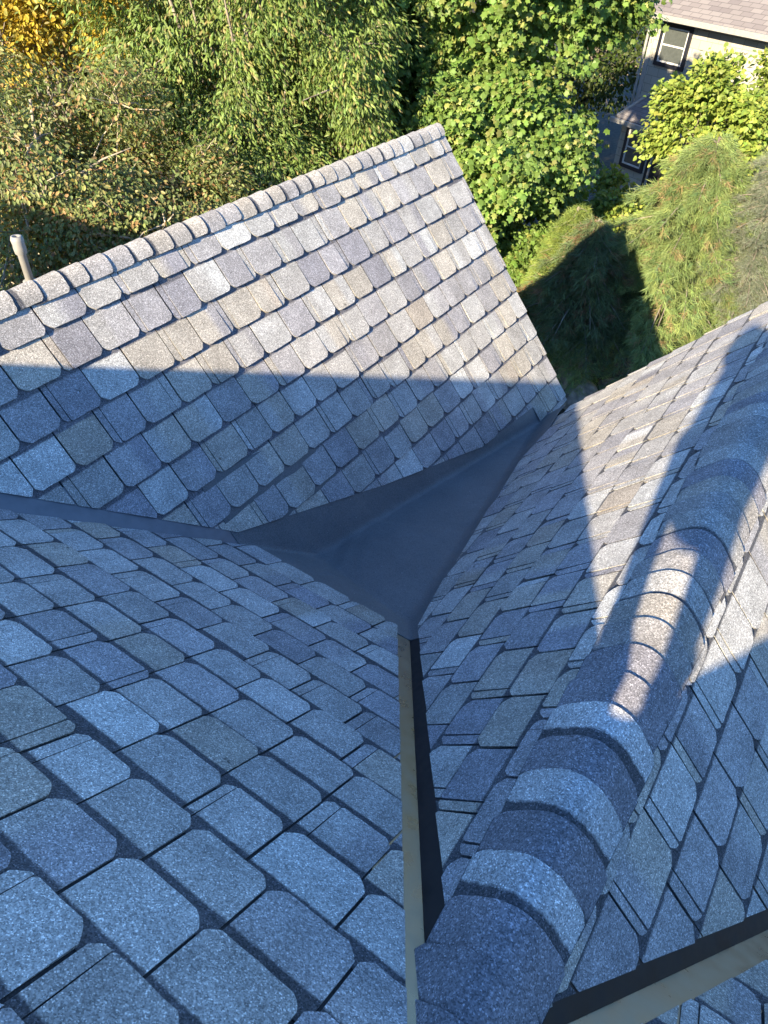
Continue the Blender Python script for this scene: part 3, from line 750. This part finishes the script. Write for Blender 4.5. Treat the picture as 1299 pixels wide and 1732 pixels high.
def place(tmpl, pos, d, nrm_, size, col):
    V0, T0 = tmpl
    d = norm(d); b = norm(np.cross(nrm_, d)); n = np.cross(d, b)
    size = np.asarray(size)[:, None, None]
    V = pos[:, None, :] + size * (V0[None, :, 0:1] * d[:, None, :] + V0[None, :, 1:2] * b[:, None, :] + V0[None, :, 2:3] * n[:, None, :])
    k = len(V0); T = (T0[None] + (np.arange(len(pos)) * k)[:, None, None]).reshape(-1, 3)
    C = np.repeat(col, k, axis=0)
    return V.reshape(-1, 3), T, C

def colours(n, base, alt, palt, var=0.25, rs=nr):
    base = np.array(base); c = np.tile(base, (n, 1)); mk = rs.rand(n) < palt
    alt = np.array(alt); c[mk] = alt[rs.randint(0, len(alt), mk.sum())]
    return np.clip(c * (1 + rs.uniform(-var, var, (n, 1))) * (1 + rs.uniform(-0.08, 0.08, (n, 3))), 0.003, 0.9)

def broadleaf(name, label, base, lobes, tmpl, nclu, per, size, base_c, alt_c, palt, trunk_top, tr=0.16, bark=None, droop=0.5, spread=0.42, seed=1, group=None, cat='tree', shell=0.55, bare=0, lump=22, lr=(0.22, 0.42)):
    """lobes: list of (x,y,z,rx,ry,rz) relative to the camera; crown = clusters of leaves near the lobes' skins"""
    rs = np.random.RandomState(seed); r = random.Random(seed)
    t = empty(name, (base[0], base[1], 0), label, cat, group)
    L_ = np.array(lobes, float); vol = L_[:, 3] * L_[:, 4] + L_[:, 3] * L_[:, 5]; p = vol / vol.sum()
    # sub-lobes make an uneven outline
    ns = max(10, nclu // lump); idx = rs.choice(len(L_), ns, p=p); dd = norm(rs.randn(ns, 3))
    sub = L_[idx, :3] + dd * L_[idx, 3:] * rs.uniform(0.45, 0.92, (ns, 1)); subr = rs.uniform(*lr, ns) * L_[idx, 3:].mean(1)
    ci = rs.randint(0, ns, nclu); cd = norm(rs.randn(nclu, 3) + np.array([0, -0.15, 0.35]))
    cen = sub[ci] + cd * (subr[ci] * rs.uniform(shell, 1.05, nclu))[:, None]
    out = norm(cen - L_[idx[ci], :3] + np.array([0, 0, 0.5]))
    # leaves hang along short twigs from each cluster centre
    n = nclu * per
    k = np.repeat(np.arange(nclu), per)
    off = rs.randn(n, 3) * np.array([1, 1, 0.55]) * spread * 0.5
    pos = cen[k] + off; pos[:, 2] -= 0.25 * np.abs(off[:, 0:2]).sum(1)
    d = norm(off * 1.0 + out[k] * spread * 0.7 + rs.randn(n, 3) * 0.16 + np.array([0, 0, -droop * 0.35]))
    nn = norm(out[k] * 0.9 + np.array([0, -0.25, 0.55]) + rs.randn(n, 3) * 0.55)
    clv = 1 + rs.uniform(-0.16, 0.16, (nclu, 1)); col = colours(n, base_c, alt_c, palt, rs=rs) * clv[k]
    V, T, C = place(tmpl, pos, d, nn, size * rs.uniform(0.65, 1.25, n), col)
    V = V + np.array([0, 0, CZ])
    mesh_np('crown', V, T, M_LEAF, t, C)
    # trunk, limbs and twigs
    acc = Acc(); zt = trunk_top
    b0 = Vector((base[0], base[1], -0.1)); top = Vector((*zt[:2], zt[2] + CZ))
    pts = [b0.lerp(top, q) + Vector((math.sin(q * 5 + seed) * 0.12, math.cos(q * 4 + seed) * 0.12, 0)) for q in np.linspace(0, 1, 9)]
    acc.add(*tube_np(pts, [tr * (1.25 if i == 0 else 1) * (1 - 0.75 * i / 8) for i in range(9)], 10))
    for s_ in range(min(ns, 26)):
        c = Vector(sub[s_]) + UP
        q = min(0.95, max(0.22, 0.25 + 0.55 * r.random())); st = b0.lerp(top, q)
        if st.z > c.z - 0.2: q = max(0.15, (c.z - 0.6) / max(top.z, 0.1)); st = b0.lerp(top, min(q, 0.95))
        mid = st.lerp(c, 0.5) + Vector((r.uniform(-.2, .2), r.uniform(-.2, .2), -0.12))
        rr = tr * 0.26 * r.uniform(0.7, 1.1)
        acc.add(*tube_np([st, st.lerp(mid, .55) + Vector((r.uniform(-.08, .08), 0, 0)), mid, mid.lerp(c, .5) + Vector((0, r.uniform(-.1, .1), .05)), c], [rr, rr * .85, rr * .65, rr * .45, rr * .22], 6))
    for i in rs.permutation(nclu)[:min(nclu, 420)]:
        c = Vector(cen[i]) + UP; s0 = Vector(sub[ci[i]]) + UP
        m_ = s0.lerp(c, .5) + Vector(rs.randn(3) * 0.06); e_ = c + Vector(out[i]) * 0.12
        acc.add(*tube_np([s0, m_, e_], [0.014, 0.009, 0.004], 4))
    for i in range(bare):
        s0 = Vector(sub[rs.randint(ns)]) + UP; d0 = Vector(norm(rs.randn(3) * np.array([1, 1, .5])))
        L0 = r.uniform(.5, 1.1); acc.add(*tube_np([s0, s0 + d0 * L0 * .5 + Vector((0, 0, .05)), s0 + d0 * L0 + Vector((0, -.1, .0))], [0.022, 0.015, 0.006], 5))
    acc.build('trunk', bark or M_BARK, t)
    return t

def conifer(name, label, base, top, zbase, rad, nb, tufts, per, nlen, base_c, alt_c, palt, seed, droop=0.35, lift=0.2, group=None, wid=1.0, sweep=0.0):
    rs = np.random.RandomState(seed); t = empty(name, (base[0], base[1], 0), label, 'tree', group)
    acc = Acc(); P = []; D = []; O = []
    H = top[2] - zbase
    b0 = Vector((base[0], base[1], -0.1)); tp = Vector(top) + UP
    acc.add(*tube_np([b0.lerp(tp, q) for q in np.linspace(0, 1, 6)], [0.17, 0.14, 0.11, 0.08, 0.05, 0.02], 8))
    for i in range(nb):
        q = (i + rs.rand()) / nb; q = q ** 0.80            # 0 top .. 1 base
        z = top[2] - H * q; a = i * 2.399 + rs.uniform(-.3, .3)
        Lb = rad * (0.10 + 0.90 * q ** 0.85) * rs.uniform(0.62, 1.18)
        o = np.array([math.cos(a), math.sin(a), 0.0]); s0 = np.array([base[0] + (top[0] - base[0]) * (1 - q), base[1] + (top[1] - base[1]) * (1 - q), z])
        def bp(tt): return s0 + o * Lb * tt + np.array([0, 0, lift * Lb * tt - (lift + droop * 0.6) * Lb * tt * tt])
        acc.add(*tube_np([Vector(bp(x)) + UP for x in (0, .35, .7, 1)], [0.022, 0.014, 0.008, 0.003], 5))
        nt_ = max(4, int(tufts * (0.3 + Lb / rad)))
        for j in range(nt_):
            tt = 0.18 + 0.85 * rs.rand() ** 0.75; c = bp(tt)
            side = np.array([-o[1], o[0], 0]); w_ = (0.30 * Lb * (1.15 - tt) + 0.10) * wid * rs.uniform(-1, 1)
            c = c + side * w_ + np.array([0, 0, -abs(w_) * 0.25 + rs.uniform(-.05, .05)])
            dd = norm(o * 0.8 + side * np.sign(w_) * 0.5 + np.array([0, 0, -droop * rs.uniform(0, 1)]) + rs.randn(3) * 0.25)
            P.append(c); D.append(dd); O.append(i)
    P = np.array(P); D = np.array(D); n = len(P) * per; k = np.repeat(np.arange(len(P)), per)
    d = norm(D[k] + rs.randn(n, 3) * 0.55 + np.array([0, 0, -sweep])); pos = P[k] + D[k] * rs.uniform(-0.09, 0.05, (n, 1)) + rs.randn(n, 3) * 0.018
    nn = norm(rs.randn(n, 3) + np.array([0, -0.3, 0.8]))
    tv = (1 + rs.uniform(-0.22, 0.22, (len(P), 1))) * (1 + rs.uniform(-0.25, 0.25, nb)[np.array(O)])[:, None]
    col = colours(n, base_c, alt_c, 0.0, 0.15, rs) ; mk = rs.rand(len(P)) < palt; alt = np.array(alt_c)[rs.randint(0, len(alt_c), len(P))]
    col = np.where(mk[k][:, None], alt[k] * (1 + rs.uniform(-.15, .15, (n, 1))), col) * tv[k]
    V, T, C = place(NEEDLE, pos, d, nn, nlen * rs.uniform(0.7, 1.2, n), col)
    V = V + np.array([0, 0, CZ])
    mesh_np('crown', V, T, M_NEEDLE, t, C)
    acc.build('trunk', M_BARK, t)
    return t

BG = 'trees standing beyond the roof'
# maple behind the far gable
broadleaf('maple_tree', 'big green maple with lobed leaves directly behind the end of the far gable', (-7.2, 14.6),
          [(-7.15, 14.4, -1.6, 2.55, 2.4, 2.6), (-6.8, 13.6, -4.0, 2.1, 2.2, 2.0), (-6.0, 13.2, -5.3, 1.25, 1.5, 1.3), (-9.3, 13.4, -2.2, 1.8, 1.8, 2.4), (-5.55, 14.0, -3.1, 1.0, 1.2, 1.3)],
          MAPLE, 2700, 46, 0.118, (0.120, 0.200, 0.045), [(0.155, 0.235, 0.055), (0.085, 0.150, 0.036), (0.21, 0.24, 0.07)], 0.4, (-7.4, 14.4, 0.2), tr=0.22, droop=0.8, spread=0.28, seed=3, lump=26, lr=(0.17, 0.34), shell=0.35)
broadleaf('cherry_tree', 'fresh green tree with narrow drooping leaves and thin bare twigs, left of the maple', (-9.3, 10.0),
          [(-9.7, 9.7, -1.6, 2.5, 2.5, 2.4), (-9.2, 9.2, -3.9, 2.4, 2.2, 1.6), (-11.3, 11.3, -0.8, 2.4, 2.4, 2.0), (-8.3, 10.0, -4.4, 1.3, 1.4, 1.1), (-8.3, 10.6, -1.8, 1.7, 1.6, 2.3)],
          LANCE, 2700, 42, 0.100, (0.135, 0.205, 0.052), [(0.19, 0.25, 0.065), (0.075, 0.12, 0.03), (0.22, 0.20, 0.08)], 0.4, (-9.3, 9.9, -0.2), tr=0.17, droop=1.1, spread=0.32, lump=26, lr=(0.18, 0.36), shell=0.35, seed=5, bark=M_BARK, bare=26)
broadleaf('pear_tree', 'olive green fruit tree with small browning leaves and pale trunks at the left edge', (-9.5, 5.8),
          [(-9.9, 6.4, -3.3, 2.5, 2.2, 1.15), (-9.2, 6.0, -3.8, 2.1, 1.7, 0.9), (-8.4, 6.9, -3.6, 1.5, 1.5, 0.8), (-11.6, 6.2, -3.3, 2.0, 1.8, 1.1)],
          OVAL, 2000, 34, 0.068, (0.165, 0.205, 0.075), [(0.27, 0.25, 0.10), (0.10, 0.12, 0.05), (0.28, 0.18, 0.08), (0.11, 0.165, 0.05)], 0.5, (-9.6, 6.1, -2.4), tr=0.075, droop=0.9, spread=0.30, seed=7, bark=M_PALEBARK, bare=24)
broadleaf('autumn_tree', 'golden yellow autumn tree in the top left corner', (-15.6, 10.3),
          [(-14.6, 9.2, -1.5, 2.6, 2.2, 1.6), (-12.9, 9.8, -1.9, 1.5, 1.5, 1.1)], OVAL, 900, 30, 0.11, (0.40, 0.31, 0.045), [(0.32, 0.27, 0.05), (0.22, 0.21, 0.05)], 0.35, (-15.4, 10.3, -0.8), seed=9, spread=0.4)
broadleaf('redbud_tree', 'bright yellow green tree with heart shaped leaves in front of the neighbouring house', (-4.2, 18.4),
          [(-3.2, 18.2, -3.8, 1.9, 1.7, 1.25), (-2.2, 18.6, -4.0, 1.5, 1.5, 1.2), (-4.9, 17.4, -5.6, 0.95, 1.1, 0.55), (-5.4, 16.6, -6.1, 0.9, 0.9, 0.5)],
          HEART, 1100, 34, 0.098, (0.20, 0.27, 0.055), [(0.26, 0.31, 0.065), (0.13, 0.20, 0.04)], 0.4, (-3.8, 18.3, -3.4), tr=0.10, seed=13, droop=0.7, spread=0.30, lump=26, lr=(0.18, 0.36), shell=0.35)
conifer('white_pine', 'pale green soft needled pine filling the space beyond the right gable', (-2.35, 13.3), (-2.4, 13.1, -2.95), -6.15, 2.65, 150, 96, 22, 0.135,
        (0.145, 0.205, 0.070), [(0.20, 0.25, 0.08), (0.095, 0.16, 0.065), (0.19, 0.24, 0.08), (0.24, 0.18, 0.09)], 0.30, 17, droop=0.45, sweep=0.25)
conifer('blue_spruce', 'grey green spruce with short stiff needles at the right edge behind the pine', (-1.25, 13.1), (-1.3, 13.0, -2.45), -5.3, 1.2, 170, 60, 18, 0.065,
        (0.155, 0.180, 0.130), [(0.22, 0.24, 0.18), (0.11, 0.14, 0.09)], 0.4, 19, droop=0.2, wid=0.8)
conifer('arborvitae', 'small lime green evergreen between the maple and the pine', (-4.25, 12.7), (-4.25, 12.6, -4.3), -7.0, 1.35, 170, 66, 18, 0.085,
        (0.185, 0.255, 0.060), [(0.22, 0.27, 0.06), (0.09, 0.15, 0.035)], 0.4, 23, droop=0.3, wid=1.2)
conifer('pine_sapling', 'blue green young pine at the left foot of the big pine', (-3.7, 12.2), (-3.65, 12.0, -4.2), -6.1, 1.5, 120, 40, 16, 0.15,
        (0.085, 0.125, 0.055), [(0.13, 0.16, 0.06), (0.18, 0.11, 0.06)], 0.25, 29, droop=0.5, sweep=0.3)

# trees farther off, each its own thing
far = [(-21, 15.5, 0.5, 3.2, 'deep green tree far behind the pear tree'), (-15.8, 17.5, 0.8, 3.4, 'dark tree behind the cherry tree crown'),
       (-13.5, 22.5, 1.5, 3.6, 'tall dark tree rising behind the gap left of the maple'), (-11.0, 31.0, 1.0, 3.6, 'mid green tree rising behind the maple beside the neighbouring house'),
       (-19.5, 27.5, 1.2, 4.0, 'rounded tree in the far background behind the cherry tree'), (-26, 9.0, 0.0, 3.6, 'broad tree far out at the left edge')]
for i, (x, y, z, rr, lb) in enumerate(far):
    broadleaf('broadleaf_tree', lb, (x, y), [(x, y, z - 3.2, rr, rr, rr * 1.15), (x + 1, y - 1, z - 5.4, rr * .8, rr * .8, rr * .6)], OVAL, 520, 24, 0.20,
              (0.055, 0.085, 0.020), [(0.09, 0.12, 0.03), (0.035, 0.06, 0.015)], 0.4, (x, y, z - 2.5), seed=100 + i, group='trees far behind the garden', spread=0.6)
# low shrubs hiding the ground
shr = [(-11.9, 8.0, 'dark green shrub at the foot of the cherry tree'), (-8.0, 12.2, 'dark green shrub under the maple'), (-6.2, 11.2, 'dark leafy shrub between the maple and the far gable end'),
       (-5.2, 15.4, 'leafy shrub behind the lime evergreen'), (-11.2, 4.2, 'dark shrub under the pear tree'), (-13.8, 14.6, 'dark shrub behind the cherry tree')]
for i, (x, y, lb) in enumerate(shr):
    broadleaf('shrub', lb, (x, y), [(x, y, -7.3, 1.25, 1.25, 1.1)], HEART, 150, 26, 0.10, (0.05, 0.09, 0.02), [(0.09, 0.13, 0.03)], 0.3, (x, y, -7.3), tr=0.04, seed=200 + i, cat='shrub', group='shrubs on the ground')

# ------------------------------------------------------------------ rocks at the foot of the pine
rk = [(-3.35, 12.35, 0.52, 0.95, 'broad flat grey boulder in the middle of the rock pile'), (-3.95, 12.15, 0.34, 0.80, 'rock at the left end of the rock pile'),
      (-3.75, 12.75, 0.30, 1.15, 'pale squared stone at the back of the rock pile'), (-2.85, 12.55, 0.30, 0.75, 'rounded stone at the right of the rock pile'),
      (-3.6, 11.75, 0.36, 0.55, 'reddish speckled stone at the front of the rock pile'), (-4.05, 12.65, 0.26, 0.95, 'small stone behind the left rock'),
      (-2.9, 13.0, 0.36, 0.95, 'shaded boulder under the pine branches')]
for i, (x, y, s_, z, lb) in enumerate(rk):
    r = random.Random(300 + i); bm = bmesh.new(); bmesh.ops.create_icosphere(bm, subdivisions=3, radius=1)
    ax = [Vector((r.gauss(0, 1), r.gauss(0, 1), r.gauss(0, 1))).normalized() for _ in range(9)]; dd = [r.uniform(0.62, 0.9) for _ in ax]
    for v in bm.verts:
        for a, d_ in zip(ax, dd):
            q = v.co.dot(a)
            if q > d_: v.co -= a * (q - d_) * 0.92
        v.co = Vector((v.co.x * s_ * r.choice([1.0]), v.co.y * s_ * 0.8, v.co.z * s_ * 0.62)) + Vector((r.uniform(-1, 1), r.uniform(-1, 1), r.uniform(-1, 1))) * s_ * 0.012
    me = bpy.data.meshes.new('rock'); bm.to_mesh(me); bm.free(); me.materials.append(M_ROCK)
    o = bpy.data.objects.new('rock', me); COL.objects.link(o); o.location = (x, y, z - 0.3); o.rotation_euler = (0, 0, r.uniform(0, 6))
    tag(o, lb, 'rock', 'rocks at the foot of the pine')
g2 = bmesh.new(); 
for i in range(1):
    bmesh.ops.create_icosphere(g2, subdivisions=4, radius=1)
    for v in g2.verts: v.co = Vector((v.co.x * 2.6 - 3.3, v.co.y * 2.0 + 13.0, v.co.z * 0.75 - 0.05)) + Vector((0, 0, 0.05 * math.sin(v.co.x * 17) * math.cos(v.co.y * 13)))
tag(from_bm('soil_mound', g2, M_SOIL, smooth=True), 'dark soil mound under the rocks', kind='structure')

# ------------------------------------------------------------------ the photographer, crouched on the ridge behind the camera
def person():
    t = empty('person', (0.0, YMR - 0.12, CZ + ZMR), 'photographer crouched on the ridge, whose legs cast the two dark stripes over the ridge cap', 'person')
    me = bpy.data.meshes.new('body')
    J = {'pel': (-0.05, -1.12, -0.36, .19), 'sp': (-0.05, -1.10, -0.12, .19), 'ch': (-0.05, -1.05, 0.10, .20), 'nk': (-0.05, -1.03, 0.27, .055), 'hd': (-0.05, -1.00, 0.38, .085), 'ht': (-0.05, -0.99, 0.50, .075),
         'hl': (-0.17, -1.10, -0.38, .095), 'kl': (-0.19, -0.86, -0.36, .078), 'cl': (-0.150, -0.93, -0.60, .067), 'al': (-0.080, -0.97, -0.765, .056), 'fl': (-0.075, -0.93, -0.805, .082), 'tl': (-0.045, -0.86, -0.81, .074),
         'hr': (0.07, -1.10, -0.38, .09), 'kr': (0.055, -0.86, -0.36, .072), 'cr': (0.10, -0.93, -0.60, .058), 'ar': (0.113, -0.97, -0.77, .046), 'fr': (0.118, -0.92, -0.805, .066), 'tr': (0.118, -0.85, -0.81, .060),
         'sl': (-0.20, -1.04, 0.20, .095), 'el': (-0.24, -0.86, -0.04, .05), 'wl': (-0.11, -0.50, -0.03, .03), 'pl': (-0.09, -0.36, -0.02, .026),
         'sr': (0.12, -1.04, 0.18, .062), 'er': (0.17, -0.86, -0.04, .05), 'wr': (0.13, -0.46, -0.03, .03), 'pr': (0.09, -0.36, -0.02, .026)}
    E_ = [('pel', 'sp'), ('sp', 'ch'), ('ch', 'nk'), ('nk', 'hd'), ('hd', 'ht'), ('pel', 'hl'), ('hl', 'kl'), ('kl', 'cl'), ('cl', 'al'), ('al', 'fl'), ('fl', 'tl'), ('pel', 'hr'), ('hr', 'kr'), ('kr', 'cr'), ('cr', 'ar'), ('ar', 'fr'), ('fr', 'tr'),
          ('ch', 'sl'), ('sl', 'el'), ('el', 'wl'), ('wl', 'pl'), ('ch', 'sr'), ('sr', 'er'), ('er', 'wr'), ('wr', 'pr')]
    for sd, s_ in (('l', -1), ('r', 1)):
        P0 = J['p' + sd]
        for f in range(5):
            if f < 4: a = (P0[0] + s_ * 0.010 + 0.0, P0[1] + 0.03, P0[2] + 0.03 - f * 0.02, .009); b_ = (P0[0] - s_ * 0.005, P0[1] + 0.075 - abs(f - 1.3) * 0.007, P0[2] + 0.032 - f * 0.021, .0085); c = (P0[0] - s_ * 0.035, P0[1] + 0.085 - abs(f - 1.3) * 0.007, P0[2] + 0.03 - f * 0.020, .0075)
            else: a = (P0[0] - s_ * 0.015, P0[1] + 0.0, P0[2] + 0.02, .011); b_ = (P0[0] - s_ * 0.04, P0[1] + 0.02, P0[2] + 0.035, .010); c = (P0[0] - s_ * 0.055, P0[1] + 0.04, P0[2] + 0.04, .008)
            for nme, q in zip('abc', (a, b_, c)): J[f'{sd}{f}{nme}'] = q
            E_ += [('p' + sd, f'{sd}{f}a'), (f'{sd}{f}a', f'{sd}{f}b'), (f'{sd}{f}b', f'{sd}{f}c')]
    ks = list(J); me.from_pydata([Vector(J[k][:3]) + UP for k in ks], [(ks.index(a), ks.index(b_)) for a, b_ in E_], [])
    o = link('body', me, M_CLOTH, t)
    md = o.modifiers.new('skin', 'SKIN'); sv = me.skin_vertices[0].data
    for i, k in enumerate(ks):
        sv[i].radius = (J[k][3], J[k][3] * (0.8 if k in ('pel', 'sp', 'ch') else 1)); sv[i].use_root = (k == 'pel')
    o.modifiers.new('sub', 'SUBSURF').render_levels = 1
    bm = bmesh.new(); bmesh.ops.create_uvsphere(bm, u_segments=24, v_segments=12, radius=0.115)
    bmesh.ops.delete(bm, geom=[v for v in bm.verts if v.co.z < -0.01], context='VERTS')
    for v in bm.verts: v.co = Vector((v.co.x - 0.05, v.co.y * 1.15 - 0.995, v.co.z + 0.45 + CZ))
    from_bm('cap', bm, M_BASE, t, smooth=True)
person()
